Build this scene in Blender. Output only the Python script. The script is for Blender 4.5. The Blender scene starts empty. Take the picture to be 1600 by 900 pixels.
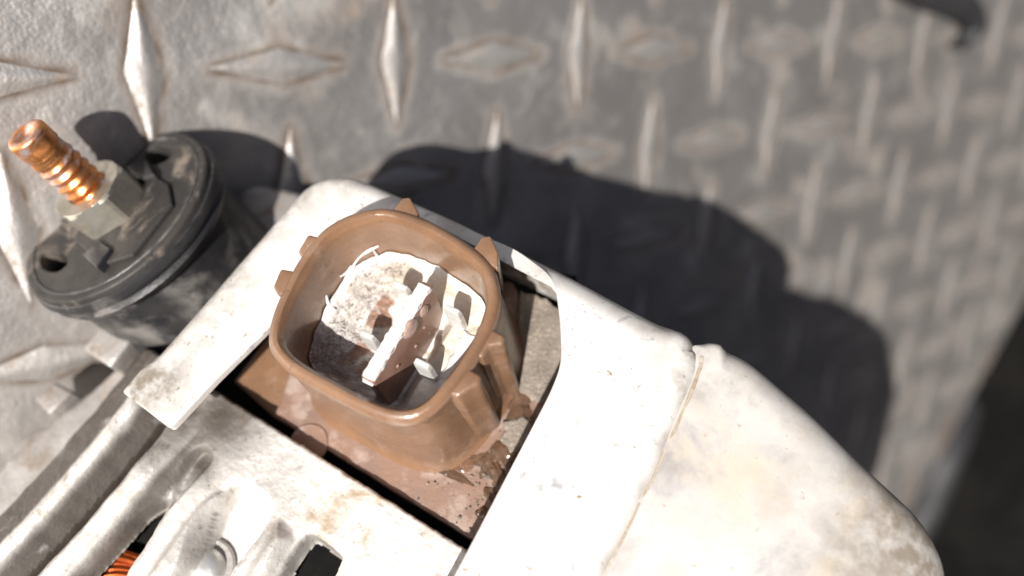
import bpy, bmesh, math, random
from mathutils import Vector, Matrix, noise
random.seed(4)
S = 0.001                                   # everything below is measured in millimetres
scene = bpy.context.scene
col = scene.collection

# ---------------------------------------------------------------- camera
F = 1350.0                                  # focal length in pixels of the 1600 px wide photograph
d1 = Vector((1985, -450, 1350)).normalized()
d2 = Vector((-100, 3609, 1350)); d2 = (d2 - d1 * d1.dot(d2)).normalized()
Zc = -d1.cross(d2)                          # the plate's normal in camera axes (x right, y down, z forward)
Xc = d1
Yc = Zc.cross(Xc)
CAMH = 149.6
def w_dir(c): return Vector((c.dot(Xc), c.dot(Yc), c.dot(Zc)))
def w_pt(c): return w_dir(c) + Vector((0, 0, CAMH))
cam = bpy.data.cameras.new('camera'); camo = bpy.data.objects.new('camera', cam); col.objects.link(camo)
R = Matrix((w_dir(Vector((1, 0, 0))), w_dir(Vector((0, -1, 0))), w_dir(Vector((0, 0, -1))))).transposed().to_4x4()
camo.matrix_world = Matrix.Translation(Vector((0, 0, CAMH)) * S) @ R
cam.sensor_width = 36; cam.lens = 36 * F / 1600
cam.clip_start = 0.005; cam.clip_end = 20
cam.dof.use_dof = True; cam.dof.focus_distance = 0.115; cam.dof.aperture_fstop = 8.2
scene.camera = camo

# ---------------------------------------------------------------- light
SUNV = (1060, 60)                          # image point the light travels towards
Lc = Vector(((SUNV[0] - 800) / F, (SUNV[1] - 450) / F, 1)).normalized()
Lw = w_dir(Lc)
elev = math.asin(-Lw.z); azi = math.atan2(-Lw.x, -Lw.y)
sun = bpy.data.lights.new('sun', 'SUN'); sun.energy = 5.0; sun.angle = math.radians(0.55); sun.color = (1, .955, .9)
suno = bpy.data.objects.new('sun', sun); col.objects.link(suno)
suno.rotation_euler = Lw.to_track_quat('-Z', 'Y').to_euler(); suno.location = (-.2, .1, .6)
world = bpy.data.worlds.new('World'); scene.world = world; world.use_nodes = True
wn = world.node_tree; bg = wn.nodes['Background']
sky = wn.nodes.new('ShaderNodeTexSky'); sky.sky_type = 'NISHITA'; sky.sun_disc = False
sky.sun_elevation = elev; sky.sun_rotation = azi
wn.links.new(sky.outputs[0], bg.inputs[0]); bg.inputs[1].default_value = 0.05
sky.dust_density = 2.5; sky.air_density = 0.4; sky.ozone_density = 0.5
scene.view_settings.view_transform = 'Standard'; scene.view_settings.look = 'None'
scene.view_settings.exposure = 0.58; scene.view_settings.gamma = 1

# ---------------------------------------------------------------- alternator frame
VPN = Vector((150, 600, 1350)).normalized()
N = -VPN                                    # axis of the connector, towards the viewer
C0 = -121.7                                 # N.p on the brown base (h = 0)
def ray(x, y): return Vector(((x - 800) / F, (y - 450) / F, 1))
def at(x, y, h):                            # camera-space point of a pixel on the plane at height h
    r = ray(x, y); return r * ((C0 + h) / N.dot(r))
a_, b_ = at(335, 610, 2), at(730, 860, 2)
Ax = (b_ - a_).normalized(); Ay = N.cross(Ax)
O = at(600, 490, 22); O = O - N * 22
def L(x, y, h): p = at(x, y, h) - O; return Vector((p.dot(Ax), p.dot(Ay)))
def LL(pts, h): return [L(x, y, h) for x, y in pts]
def loc2cam(v): return O + Ax * v[0] + Ay * v[1] + N * v[2]
def world_h(v): return w_pt(loc2cam(v)).z
MA = Matrix((w_dir(Ax), w_dir(Ay), w_dir(N))).transposed().to_4x4()
M_ALT = Matrix.Translation(w_pt(O) * S) @ MA

# ---------------------------------------------------------------- node materials
def node(nt, t, **k):
    n = nt.nodes.new(t)
    for a, v in k.items(): setattr(n, a, v)
    return n
def noise_fac(nt, co, scale, lo, hi, detail=6, rough=.6, dist=0.0, stretch=None):
    n = node(nt, 'ShaderNodeTexNoise'); n.inputs['Scale'].default_value = scale
    n.inputs['Detail'].default_value = detail; n.inputs['Roughness'].default_value = rough
    n.inputs['Distortion'].default_value = dist
    if stretch:
        mp = node(nt, 'ShaderNodeMapping'); mp.inputs['Scale'].default_value = stretch[:3]
        if len(stretch) > 3: mp.inputs['Rotation'].default_value = (0, 0, stretch[3])
        nt.links.new(co, mp.inputs[0]); nt.links.new(mp.outputs[0], n.inputs['Vector'])
    else: nt.links.new(co, n.inputs['Vector'])
    r = node(nt, 'ShaderNodeMapRange'); r.inputs[1].default_value = lo; r.inputs[2].default_value = hi
    r.interpolation_type = 'SMOOTHSTEP'
    nt.links.new(n.outputs[0], r.inputs[0]); return r.outputs[0]
def mixc(nt, fac, a, b):
    m = node(nt, 'ShaderNodeMix', data_type='RGBA')
    nt.links.new(fac, m.inputs[0]) if not isinstance(fac, float) else setattr(m.inputs[0], 'default_value', fac)
    for s, v in ((m.inputs[6], a), (m.inputs[7], b)):
        if isinstance(v, tuple): s.default_value = (*v, 1)
        else: nt.links.new(v, s)
    return m.outputs[2]
def mixf(nt, fac, a, b):
    m = node(nt, 'ShaderNodeMix', data_type='FLOAT'); nt.links.new(fac, m.inputs[0])
    for s, v in ((m.inputs[2], a), (m.inputs[3], b)):
        if isinstance(v, (int, float)): s.default_value = v
        else: nt.links.new(v, s)
    return m.outputs[0]
def material(name, c, c2=None, layers=(), metallic=0.0, rough=.5, rough2=None, bump=((2.0, .06),), spec=.5,
             coat=0, trans=0, stretch=None, scale=.12):
    """layers: (colour, scale, lo, hi, metallic, rough[, stretch]) painted over the base by noise; bump: (scale per mm, depth mm)"""
    m = bpy.data.materials.new(name); m.use_nodes = True; nt = m.node_tree
    bs = nt.nodes['Principled BSDF']
    tc = node(nt, 'ShaderNodeTexCoord'); vm = node(nt, 'ShaderNodeVectorMath', operation='SCALE')
    vm.inputs[3].default_value = 1000; nt.links.new(tc.outputs['Object'], vm.inputs[0]); co = vm.outputs[0]
    f = noise_fac(nt, co, scale, .35, .65, stretch=stretch)
    cc = mixc(nt, f, c, c2 or c); mm = metallic; rr = mixf(nt, f, rough, rough2 if rough2 is not None else rough)
    for la in layers:
        lf = noise_fac(nt, co, la[1], la[2], la[3], detail=8, rough=.65, dist=.4, stretch=la[6] if len(la) > 6 else None)
        cc = mixc(nt, lf, cc, la[0]); mm = mixf(nt, lf, mm, la[4]); rr = mixf(nt, lf, rr, la[5])
    nt.links.new(cc, bs.inputs['Base Color'])
    if isinstance(mm, (int, float)): bs.inputs['Metallic'].default_value = mm
    else: nt.links.new(mm, bs.inputs['Metallic'])
    nt.links.new(rr, bs.inputs['Roughness'])
    bs.inputs['Specular IOR Level'].default_value = spec
    bs.inputs['Coat Weight'].default_value = coat; bs.inputs['Coat Roughness'].default_value = .15
    bs.inputs['Transmission Weight'].default_value = trans
    prev = None
    for sc_, dep in bump:
        n = node(nt, 'ShaderNodeTexNoise'); n.inputs['Scale'].default_value = sc_; n.inputs['Detail'].default_value = 5
        nt.links.new(co, n.inputs['Vector'])
        b = node(nt, 'ShaderNodeBump'); b.inputs['Distance'].default_value = dep * S; b.inputs['Strength'].default_value = 1
        nt.links.new(n.outputs[0], b.inputs['Height'])
        if prev: nt.links.new(prev, b.inputs['Normal'])
        prev = b.outputs[0]
    if prev: nt.links.new(prev, bs.inputs['Normal'])
    return m

DIRT = (.16, .115, .07)
M = {}
M['plate'] = material('tread_plate_aluminium', (.56, .535, .51), (.38, .36, .345),
    layers=(((.24, .18, .13), .045, .54, .76, .15, .7), ((.68, .66, .62), .05, .54, .70, .8, .5), ((.62, .6, .57), .16, .58, .74, .85, .42, (1, .25, 1)),
            ((.32, .21, .13), .02, .66, .78, .15, .7), ((.13, .10, .075), .45, .62, .74, 0, .8)), metallic=.9, rough=.49, rough2=.58, bump=((.05, .9), (.4, .09), (1.6, .05)), scale=.04)
def soil_shade(m, colour=(.12, .075, .045), sc=.16, lo=.30, hi=.62, rgh=.8):                                # lug dirt, casting and cover dirt with painted shade: attribute 'soil' broken up by noise
    nt = m.node_tree; bs = nt.nodes['Principled BSDF']; fa = node(nt, 'ShaderNodeAttribute', attribute_name='soil_shade')
    tc = node(nt, 'ShaderNodeTexCoord'); vm = node(nt, 'ShaderNodeVectorMath', operation='SCALE'); vm.inputs[3].default_value = 1000
    nt.links.new(tc.outputs['Object'], vm.inputs[0]); nf = noise_fac(nt, vm.outputs[0], sc, lo, hi, detail=7)
    mu = node(nt, 'ShaderNodeMath', operation='MULTIPLY'); nt.links.new(nf, mu.inputs[0]); nt.links.new(fa.outputs['Fac'], mu.inputs[1])
    for name, v in (('Base Color', colour), ('Metallic', 0.1), ('Roughness', rgh)):
        s_ = bs.inputs[name]; old = s_.links[0].from_socket
        nt.links.new((mixc if name == 'Base Color' else mixf)(nt, mu.outputs[0], old, v), s_)
soil_shade(M['plate'], (.085, .055, .035), .12, .22, .5)
M['cover'] = material('dull_aluminium_sheet', (.74, .725, .70), (.66, .645, .62),
    layers=(((.42, .35, .26), .10, .62, .84, .1, .7), ((.22, .16, .10), .8, .60, .72, 0, .8), ((.40, .40, .42), .35, .58, .72, .4, .5), ((.18, .13, .09), 2.2, .68, .74, 0, .8)),
    metallic=.3, rough=.46, rough2=.58, bump=((.25, .06), (2.5, .018)), scale=.06)
M['wing'] = material('aged_aluminium_sheet', (.66, .64, .60), (.52, .50, .48),
    layers=(((.52, .45, .35), .05, .50, .75, .05, .7), ((.24, .20, .15), .9, .60, .76, 0, .8), ((.38, .37, .38), .12, .50, .75, .4, .55), ((.18, .14, .10), 2.2, .66, .74, 0, .8)),
    metallic=.3, rough=.48, rough2=.62, bump=((.2, .08), (2.5, .015)), scale=.05)
M['seam'] = material('dirty_seam_metal', (.34, .28, .21), (.50, .46, .40), layers=(((.20, .14, .08), .5, .5, .7, 0, .8),), metallic=.15, rough=.6, bump=((1.5, .1),), scale=.2)
M['cast'] = material('cast_aluminium', (.46, .44, .42), (.30, .28, .265),
    layers=(((.20, .155, .115), .16, .50, .72, .1, .8), ((.55, .48, .37), .35, .60, .75, .2, .6), ((.11, .085, .065), 1.8, .62, .74, 0, .8)),
    metallic=.45, rough=.42, rough2=.58, bump=((.3, .3), (1.4, .10), (5, .03)), scale=.08)
M['cast_light'] = material('bright_cast_aluminium', (.58, .56, .53), (.43, .41, .385),
    layers=(((.34, .265, .18), .14, .52, .72, .1, .8), ((.30, .27, .25), .5, .60, .74, .3, .6), ((.16, .12, .085), 2.2, .64, .73, 0, .8)),
    metallic=.35, rough=.45, rough2=.6, bump=((.3, .15), (1.8, .07), (5, .025)), scale=.07)
M['brown'] = material('brown_moulded_plastic', (.225, .125, .070), (.17, .094, .054),
    layers=(((.26, .175, .125), .22, .52, .74, 0, .4), ((.11, .065, .042), 1.3, .60, .70, 0, .7), ((.50, .41, .34), .45, .66, .80, 0, .6)),
    rough=.28, rough2=.42, bump=((.5, .12), (4, .03)), coat=.4, scale=.12)
M['base'] = material('dusty_brown_plastic', (.225, .135, .095), (.185, .118, .09),
    layers=(((.34, .26, .22), .22, .48, .68, 0, .6), ((.14, .09, .06), .5, .62, .72, 0, .6), ((.45, .36, .3), 1.8, .68, .75, 0, .7)),
    rough=.5, rough2=.65, bump=((.4, .15), (3, .07)), scale=.12)
M['grit'] = material('gritty_grey_surface', (.25, .21, .175), (.17, .145, .12),
    layers=(((.36, .31, .25), 1.2, .52, .66, 0, .9), ((.07, .055, .045), 1.8, .6, .7, 0, .9)), rough=.9, bump=((1.5, .3), (4, .15)), scale=.3)
M['gel'] = material('amber_sealant', (.46, .30, .20), (.34, .21, .13), rough=.05, rough2=.12, trans=.8, bump=((.8, .12),), scale=.3)
M['crust'] = material('white_crust', (.70, .68, .67), (.58, .555, .55), layers=(((.42, .30, .26), .9, .58, .72, 0, .6), ((.80, .79, .78), .6, .56, .66, 0, .5)), rough=.45, rough2=.7, bump=((1.2, .2), (5, .08)), scale=.4)
M['black'] = material('dusty_black_plastic', (.016, .016, .018), (.028, .027, .027),
    layers=(((.16, .15, .14), .08, .46, .66, 0, .7), ((.38, .35, .33), .12, .56, .74, 0, .8), ((.01, .01, .011), .7, .62, .72, 0, .5)),
    rough=.38, rough2=.55, bump=((.5, .1), (4, .04)), scale=.1)
M['face'] = material('dusty_flange_face', (.035, .031, .028), (.018, .017, .016),
    layers=(((.20, .165, .135), .12, .52, .70, 0, .8), ((.02, .02, .02), .3, .62, .75, 0, .5)), rough=.55, rough2=.7, bump=((.6, .12), (3, .08)), scale=.12)
M['dark'] = material('shade_black', (.006, .006, .006), (.012, .011, .010), rough=.9, spec=.1, bump=((.8, .2),))  # near-black standing in for shade inside the openings
M['nut'] = material('zinc_plated_steel', (.44, .42, .36), (.32, .30, .25), layers=(((.20, .17, .12), .35, .55, .72, .3, .6), ((.7, .69, .6), 1.0, .62, .72, .8, .3)),
    metallic=.75, rough=.36, rough2=.5, bump=((1.2, .06), (5, .02)), scale=.2)
M['stud'] = material('copper_plated_steel', (.85, .37, .13), (.66, .27, .10),
    layers=(((.52, .43, .42), .20, .50, .62, .7, .4), ((.26, .15, .09), .6, .58, .72, .5, .5)),
    metallic=.95, rough=.26, rough2=.4, bump=((4, .012),), scale=.2)
M['bolt'] = material('bright_bolt_steel', (.62, .62, .60), (.5, .5, .49), metallic=.7, rough=.35, bump=((1.5, .05),))
M['copper'] = material('varnished_copper_wire', (.62, .13, .03), (.45, .09, .025), metallic=.8, rough=.3, bump=((2, .03),))
M['rubber'] = material('black_rubber', (.02, .02, .022), (.03, .03, .032), rough=.6, bump=((1, .1),))
M['ground'] = material('dark_bed_floor', (.012, .011, .010), (.006, .006, .006), rough=.95, spec=.1, bump=((.1, .5),), scale=.05)
M['rail'] = material('worn_grey_rail', (.10, .098, .095), (.05, .048, .046), layers=(((.2, .18, .15), .2, .58, .7, 0, .8),), metallic=.3, rough=.6, bump=((.5, .1),))
M['cream'] = material('cream_plastic', (.26, .23, .18), (.2, .17, .13), rough=.6, bump=((.5, .1),))

# ---------------------------------------------------------------- object helpers
def vn(x, y, s, k=0): return noise.noise(Vector((x * s, y * s, k)))
def empty(name, mat=None, parent=None):
    o = bpy.data.objects.new(name, None); col.objects.link(o); o.empty_display_size = .01
    if parent: o.parent = parent
    if mat is not None: o.matrix_local = mat
    return o
def tag(o, label=None, cat=None, group=None, kind=None):
    for k, v in (('label', label), ('category', cat), ('group', group), ('kind', kind)):
        if v: o[k] = v
    return o
def finish(name, bm, mat, parent=None, smooth=40, label=None, local=None, kind=None):
    bmesh.ops.recalc_face_normals(bm, faces=bm.faces)
    for v in bm.verts: v.co *= S
    me = bpy.data.meshes.new(name); bm.to_mesh(me); bm.free()
    for p in me.polygons: p.use_smooth = True
    me.set_sharp_from_angle(angle=math.radians(smooth))
    for mm in (mat if isinstance(mat, (list, tuple)) else [mat]): me.materials.append(mm)
    o = bpy.data.objects.new(name, me); col.objects.link(o)
    if parent: o.parent = parent
    if local is not None: o.matrix_local = local
    if label: o['label'] = label
    if kind: o['kind'] = kind
    return o
def spline(pts, n, closed=True):
    """Catmull-Rom through tuples of any size"""
    P = [Vector(p) for p in pts]; out = []; m = len(P)
    for i in range(m if closed else m - 1):
        g = lambda k: P[k % m] if closed else P[max(0, min(m - 1, k))]
        p0, p1, p2, p3 = g(i - 1), g(i), g(i + 1), g(i + 2)
        for j in range(n):
            t = j / n
            out.append(.5 * ((2 * p1) + (p2 - p0) * t + (2 * p0 - 5 * p1 + 4 * p2 - p3) * t * t + (3 * p1 - p0 - 3 * p2 + p3) * t ** 3))
    if not closed: out.append(P[-1].copy())
    return out
def roundpoly(pts, step=1.5):
    """pts: (Vector2, corner radius, bevel radius, wall depth) -> dense list of the same without corner radius"""
    m = len(pts); out = []
    def cut(i):
        p, r = pts[i][0], pts[i][1]; a, b = pts[i - 1][0], pts[(i + 1) % m][0]
        r = min(r, (a - p).length * .45, (b - p).length * .45)
        return p + (a - p).normalized() * r, p, p + (b - p).normalized() * r, r
    for i in range(m):
        s, p, e, r = cut(i); br, wd = pts[i][2], pts[i][3]
        if r > .01:
            k = max(3, int(r * 2.2))
            for j in range(k + 1):
                t = j / k; q = s * (1 - t) ** 2 + p * 2 * t * (1 - t) + e * t * t
                out.append((q, br, wd))
        else: out.append((p.copy(), br, wd))
        s2 = cut((i + 1) % m)[0]; d = (s2 - out[-1][0]).length; k = int(d / step); st = out[-1][0]
        br2, wd2 = pts[(i + 1) % m][2], pts[(i + 1) % m][3]
        for j in range(1, k):
            t = j / k; out.append((st.lerp(s2, t), br + (br2 - br) * t, wd + (wd2 - wd) * t))
    return out
def area(P): return .5 * sum(P[i].x * P[(i + 1) % len(P)].y - P[(i + 1) % len(P)].x * P[i].y for i in range(len(P)))
def normals(P):                             # inward unit normals of a closed contour
    s = 1 if area(P) > 0 else -1; out = []
    for i in range(len(P)):
        t = (P[(i + 1) % len(P)] - P[i - 1]).normalized(); out.append(Vector((-t.y, t.x)) * s)
    return out
def slab(name, outer, top, mat, parent, holes=(), bottom=False, hf=None, label=None, local=None, clampw=False, segs=5, jitter=0, kind=None, fine=0, soil_shade_f=None):
    """a plate with rounded edges; outer / holes: lists of (Vector2, bevel, wall)"""
    bm = bmesh.new(); inner_edges = []; hf = hf or (lambda u, v: 0)
    for ci, cont in enumerate([outer] + list(holes)):
        P = [c[0] for c in cont]; Nn = normals(P)
        if ci > 0: Nn = [-n for n in Nn]
        if jitter: P = [p + n * (noise.noise(Vector((p.x * .7, p.y * .7, 3))) * jitter + noise.noise(Vector((p.x * 2.5, p.y * 2.5, 9))) * jitter * .5) for p, n in zip(P, Nn)]
        rings = []
        for k in range(segs + 2):
            ring = []
            for i, (p, c) in enumerate(zip(P, cont)):
                r = c[1]
                if k <= segs:
                    a = k / segs * math.pi / 2           # 0: top inner ring ... segs: on the contour
                    q = p + Nn[i] * r * (1 - math.sin(a)); z = top - r * (1 - math.cos(a))
                else: q = p; z = top - max(c[2], r + .05)
                z += hf(q.x, q.y)
                v = Vector((q.x, q.y, z))
                if clampw and k > segs:
                    h1 = world_h(v); g = N.dot(Zc)        # the floor stops the wall
                    if h1 < .6: v.z += (.6 - h1) / max(.2, g)
                ring.append(bm.verts.new(v))
            rings.append(ring)
        for a, b in zip(rings, rings[1:]):
            for i in range(len(a)): bm.faces.new((a[i - 1], a[i], b[i], b[i - 1]))
        r0 = rings[0]
        for i in range(len(r0)): inner_edges.append(bm.edges.get((r0[i - 1], r0[i])))
        if bottom and ci == 0: bm.faces.new(rings[-1])
    bmesh.ops.triangle_fill(bm, use_beauty=True, use_dissolve=False, edges=inner_edges)
    if fine:
        nb_ = len(bm.verts)
        for _ in range(6):
            lng = [e_ for e_ in bm.edges if e_.calc_length() > fine and all(len(f_.verts) == 3 for f_ in e_.link_faces) and len(e_.link_faces) == 2]
            if not lng: break
            bmesh.ops.subdivide_edges(bm, edges=lng, cuts=1); bmesh.ops.triangulate(bm, faces=[f_ for f_ in bm.faces if len(f_.verts) > 4 or any(e_ in f_.edges for e_ in ())] )
            bmesh.ops.triangulate(bm, faces=[f_ for f_ in bm.faces if abs(f_.calc_center_median().z - top) < 6 and len(f_.verts) > 3 and abs(f_.normal.z) > .97])
    if fine:
        bm.verts.ensure_lookup_table()
        for v in bm.verts[nb_:]: v.co.z = top + hf(v.co.x, v.co.y) + .05 * noise.noise(Vector((v.co.x * .15, v.co.y * .15, 4)))
    sv = [soil_shade_f(v.co.x, v.co.y, v.co.z) for v in bm.verts] if soil_shade_f else None
    ob = finish(name, bm, mat, parent, label=label, local=local, kind=kind)
    if sv:
        at2 = ob.data.attributes.new('soil_shade', 'FLOAT', 'POINT')
        for k_, v_ in enumerate(sv): at2.data[k_].value = v_
    return ob
def cont(px, h, cr=0, br=.3, wd=1.3):
    """pixel contour at height h; each point (x, y[, corner r, bevel, wall])"""
    out = []
    for p in px:
        out.append((L(p[0], p[1], h), p[2] if len(p) > 2 else cr, p[3] if len(p) > 3 else br, p[4] if len(p) > 4 else wd))
    return roundpoly(out)
def bar(name, px, h0, mat, parent, depth=6, flat=.55, n=6, jit=.22, pz=.42):
    """a rib with a rounded back: px = (x, y, width mm, top height)"""
    pts = [(*L(x, y, t), w, t) for x, y, w, t in px]
    Q = spline(pts, n, closed=False); bm = bmesh.new(); rings = []; K = 14
    for i, q in enumerate(Q):
        a = Q[max(0, i - 1)]; b = Q[min(len(Q) - 1, i + 1)]
        t = Vector((b[0] - a[0], b[1] - a[1])).normalized(); nn = Vector((-t.y, t.x)); w = q[2] / 2
        e = min(i, len(Q) - 1 - i); f = (.55, .85, .97)[e] if e < 3 else 1
        ring = []
        for k in range(-1, K + 2):
            if k == -1: x, z = w * f, -depth
            elif k == K + 1: x, z = -w * f, -depth
            else:
                an = math.pi * k / K; c = math.cos(an); x = math.copysign(abs(c) ** flat, c) * w * f
                z = (max(0, math.sin(an)) ** pz - 1) * min(w, depth) * .8 - (1 - f) * 1.5
            j = noise.noise(Vector((q[0] * .3 + x * .4, q[1] * .3, z * .3))) * jit
            ring.append(bm.verts.new((q[0] + nn.x * (x + j), q[1] + nn.y * (x + j), q[3] + z + j)))
        rings.append(ring)
    for a, b in zip(rings, rings[1:]):
        for k in range(len(a) - 1): bm.faces.new((a[k], a[k + 1], b[k + 1], b[k]))
    bm.faces.new(rings[0]); bm.faces.new(rings[-1])
    return finish(name, bm, mat, parent)
def lathe(name, prof, mat, parent, n=64, local=None, label=None, wob=0):
    bm = bmesh.new(); rings = []
    for r, z in prof:
        if r < 1e-4: rings.append([bm.verts.new((0, 0, z))]); continue
        rings.append([bm.verts.new(((r + wob * noise.noise(Vector((math.cos(2 * math.pi * i / n) * 1.5, math.sin(2 * math.pi * i / n) * 1.5, z * .4)))) * math.cos(2 * math.pi * i / n), r * math.sin(2 * math.pi * i / n), z)) for i in range(n)])
    for a, b in zip(rings, rings[1:]):
        for i in range(n):
            if len(a) == 1 and len(b) == 1: continue
            if len(a) == 1: bm.faces.new((a[0], b[i - 1], b[i]))
            elif len(b) == 1: bm.faces.new((a[i - 1], a[i], b[0]))
            else: bm.faces.new((a[i - 1], a[i], b[i], b[i - 1]))
    return finish(name, bm, mat, parent, local=local, label=label)
def prism(name, pts, h1, h0, mat, parent, bev=.25, taper=1.0, label=None, local=None):
    """closed prism from 2-D points, top h1, bottom h0, edges bevelled"""
    bm = bmesh.new(); c = sum(pts, Vector((0, 0))) / len(pts)
    b = [bm.verts.new((*(c + (p - c) * taper), h0)) for p in pts]; t = [bm.verts.new((*p, h1)) for p in pts]
    bm.faces.new(b); bm.faces.new(t)
    for i in range(len(pts)): bm.faces.new((b[i - 1], b[i], t[i], t[i - 1]))
    bmesh.ops.recalc_face_normals(bm, faces=bm.faces)
    if bev: bmesh.ops.bevel(bm, geom=list(bm.edges), offset=bev, segments=3, profile=.5, affect='EDGES', clamp_overlap=True)
    return finish(name, bm, mat, parent, label=label, local=local, smooth=50)
def tube(name, pts, mat, parent=None, n=14, sub=6, cap=True):
    """pts: (x, y, z, r) mm"""
    Q = spline(pts, sub, closed=False); bm = bmesh.new(); rings = []
    for i, q in enumerate(Q):
        a = Q[max(0, i - 1)]; b = Q[min(len(Q) - 1, i + 1)]
        t = Vector((b[0] - a[0], b[1] - a[1], b[2] - a[2])).normalized()
        u = t.orthogonal().normalized() if i == 0 else (u - t * u.dot(t)).normalized(); w = t.cross(u)
        rings.append([bm.verts.new(Vector(q[:3]) + (u * math.cos(2 * math.pi * k / n) + w * math.sin(2 * math.pi * k / n)) * q[3]) for k in range(n)])
    for a, b in zip(rings, rings[1:]):
        for k in range(n): bm.faces.new((a[k - 1], a[k], b[k], b[k - 1]))
    if cap: bm.faces.new(rings[0]); bm.faces.new(rings[-1])
    return finish(name, bm, mat, parent)
def blob(name, u, v, h, rx, ry, rz, mat, parent, seed=0, rot=0, wob=.25, label=None, local=None):
    bm = bmesh.new(); bmesh.ops.create_icosphere(bm, subdivisions=4, radius=1)
    for q in bm.verts:
        f = 1 + wob * noise.noise(q.co * 1.3 + Vector((seed * 7.1, 0, 0))) + wob * .4 * noise.noise(q.co * 3 + Vector((0, seed * 3.3, 0)))
        p = Vector((q.co.x * rx * f, q.co.y * ry * f, q.co.z * rz * f)); p.rotate(Matrix.Rotation(rot, 3, 'Z'))
        q.co = p + Vector((u, v, h))
    return finish(name, bm, mat, parent, label=label, local=local)

# ---------------------------------------------------------------- the tread plate
def plate_pt(x, y):                         # world mm of a pixel on the plate
    r = ray(x, y); z = -CAMH / Zc.dot(r); return w_pt(r * z)
e1, e2 = plate_pt(1600, 470), plate_pt(1425, 790)
ed = (e2 - e1).normalized(); ea = e1 - ed * 900; eb = e2 + ed * 900
bm = bmesh.new()
cor = [(-500, -900), (eb.x, eb.y), (ea.x, ea.y), (-500, 900)]
if ea.y < eb.y: cor = [(-500, -900), (ea.x, ea.y), (eb.x, eb.y), (-500, 900)]
vt = [bm.verts.new((x, y, 0)) for x, y in cor]; vb = [bm.verts.new((x, y, -3)) for x, y in cor]
bm.faces.new(vt); bm.faces.new(vb)
for i in range(4): bm.faces.new((vt[i - 1], vt[i], vb[i], vb[i - 1]))
bm.free(); bm = bmesh.new()
LUGW, LUGL = 3.0, 12.4
def lug_pos(i, j): return 57.8 + 22.7 * i + .9 * j, -17.7 - 23.1 * j
def soil_at(x, y):
    j0 = round((-17.7 - y) / 23.1); best = 9
    for j in (j0 - 1, j0, j0 + 1):
        i0 = round((x - 57.8 - .9 * j) / 22.7)
        for i in (i0 - 1, i0, i0 + 1):
            cx, cy = lug_pos(i, j); a, b = (x - cx, y - cy) if (i + j) % 2 == 0 else (y - cy, x - cx)
            ss = min(1, abs(a) / LUGL); w = LUGW * (1 - ss) + .3
            d = math.hypot(max(0, abs(a) - LUGL), max(0, abs(b) - w)); best = min(best, d)
    return max(0, 1 - best / 2.0) ** 1.3
far_ = side_far = None
STEP = 1.6; gx0, gx1, gy0, gy1 = -60, 420, -260, 120
inside = lambda x, y: (ed.cross(Vector((x, y, 0)) - e1).z) * (ed.cross(-e1).z) > 0
nx_ = int((gx1 - gx0) / STEP); ny_ = int((gy1 - gy0) / STEP); V_ = {}; soilv = []
def gv(i, j):
    if (i, j) not in V_:
        x, y = gx0 + i * STEP, gy0 + j * STEP; V_[i, j] = bm.verts.new((x, y, 0)); soilv.append(soil_at(x, y))
    return V_[i, j]
# the edge line is kept straight: cells that cross it are snapped onto it
for i in range(nx_):
    for j in range(ny_):
        q = [(i, j), (i + 1, j), (i + 1, j + 1), (i, j + 1)]
        if any(inside(gx0 + a * STEP, gy0 + b * STEP) for a, b in q): bm.faces.new([gv(*c) for c in q])
nrm = Vector((ed.y, -ed.x, 0)); nrm = nrm if nrm.dot(e1) > 0 else -nrm
for v in bm.verts:
    d = (v.co - e1).dot(nrm)
    if d > 0: v.co -= nrm * d
# plain sheets beyond the finely divided part, and the edge's thickness
def quad(*p): 
    vs = [bm.verts.new((x, y, z)) for x, y, z in p]; soilv.extend([0] * len(vs)); bm.faces.new(vs)
quad((-700, gy1, 0), (gx1, gy1, 0), (gx1 - 60, 700, 0), (-700, 700, 0)); quad((-700, gy0, 0), (gx0, gy0, 0), (gx0, gy1, 0), (-700, gy1, 0))
quad((-700, -700, 0), (-60, -700, 0), (60, gy0, 0), (-700, gy0, 0))
a1, a2 = e1 - ed * 700, e1 + ed * 700
quad((a1.x, a1.y, 0), (a2.x, a2.y, 0), (a2.x, a2.y, -3), (a1.x, a1.y, -3))
floor = finish('floor', bm, M['plate'], kind='structure')
sa = floor.data.attributes.new('soil_shade', 'FLOAT', 'POINT')
for k_, v_ in enumerate(soilv): sa.data[k_].value = v_
def lug_mesh():
    bm = bmesh.new(); nx, ny = 28, 10; g = []
    Lh, W, H = 12.4, 3.0, .62
    for i in range(nx + 1):
        s = -1 + 2 * i / nx; row = []
        wd = W * max(.0, (1 - abs(s) ** 1.0)) ** 1.15 + .3; hh = H * max(0, 1 - abs(s) ** 2.0) ** .8
        for j in range(ny + 1):
            t = -1 + 2 * j / ny
            z = hh * (1 - abs(t) ** 1.5) ** 1.2 - .03 * abs(t) - .02
            row.append(bm.verts.new((s * Lh, t * wd, z)))
        g.append(row)
    for a, b in zip(g, g[1:]):
        for j in range(ny): bm.faces.new((a[j], b[j], b[j + 1], a[j + 1]))
    for v in bm.verts: v.co *= S
    bmesh.ops.recalc_face_normals(bm, faces=bm.faces)
    me = bpy.data.meshes.new('lug'); bm.to_mesh(me); bm.free()
    for p in me.polygons: p.use_smooth = True
    me.materials.append(M['plate_lug']); return me
M['plate_lug'] = material('worn_lug_aluminium', (.56, .535, .51), (.42, .40, .38),
    layers=(((.22, .16, .11), .15, .52, .72, .1, .7),), metallic=.8, rough=.52, rough2=.62, bump=((.5, .2), (2, .05)), scale=.08)
lm = lug_mesh()
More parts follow.
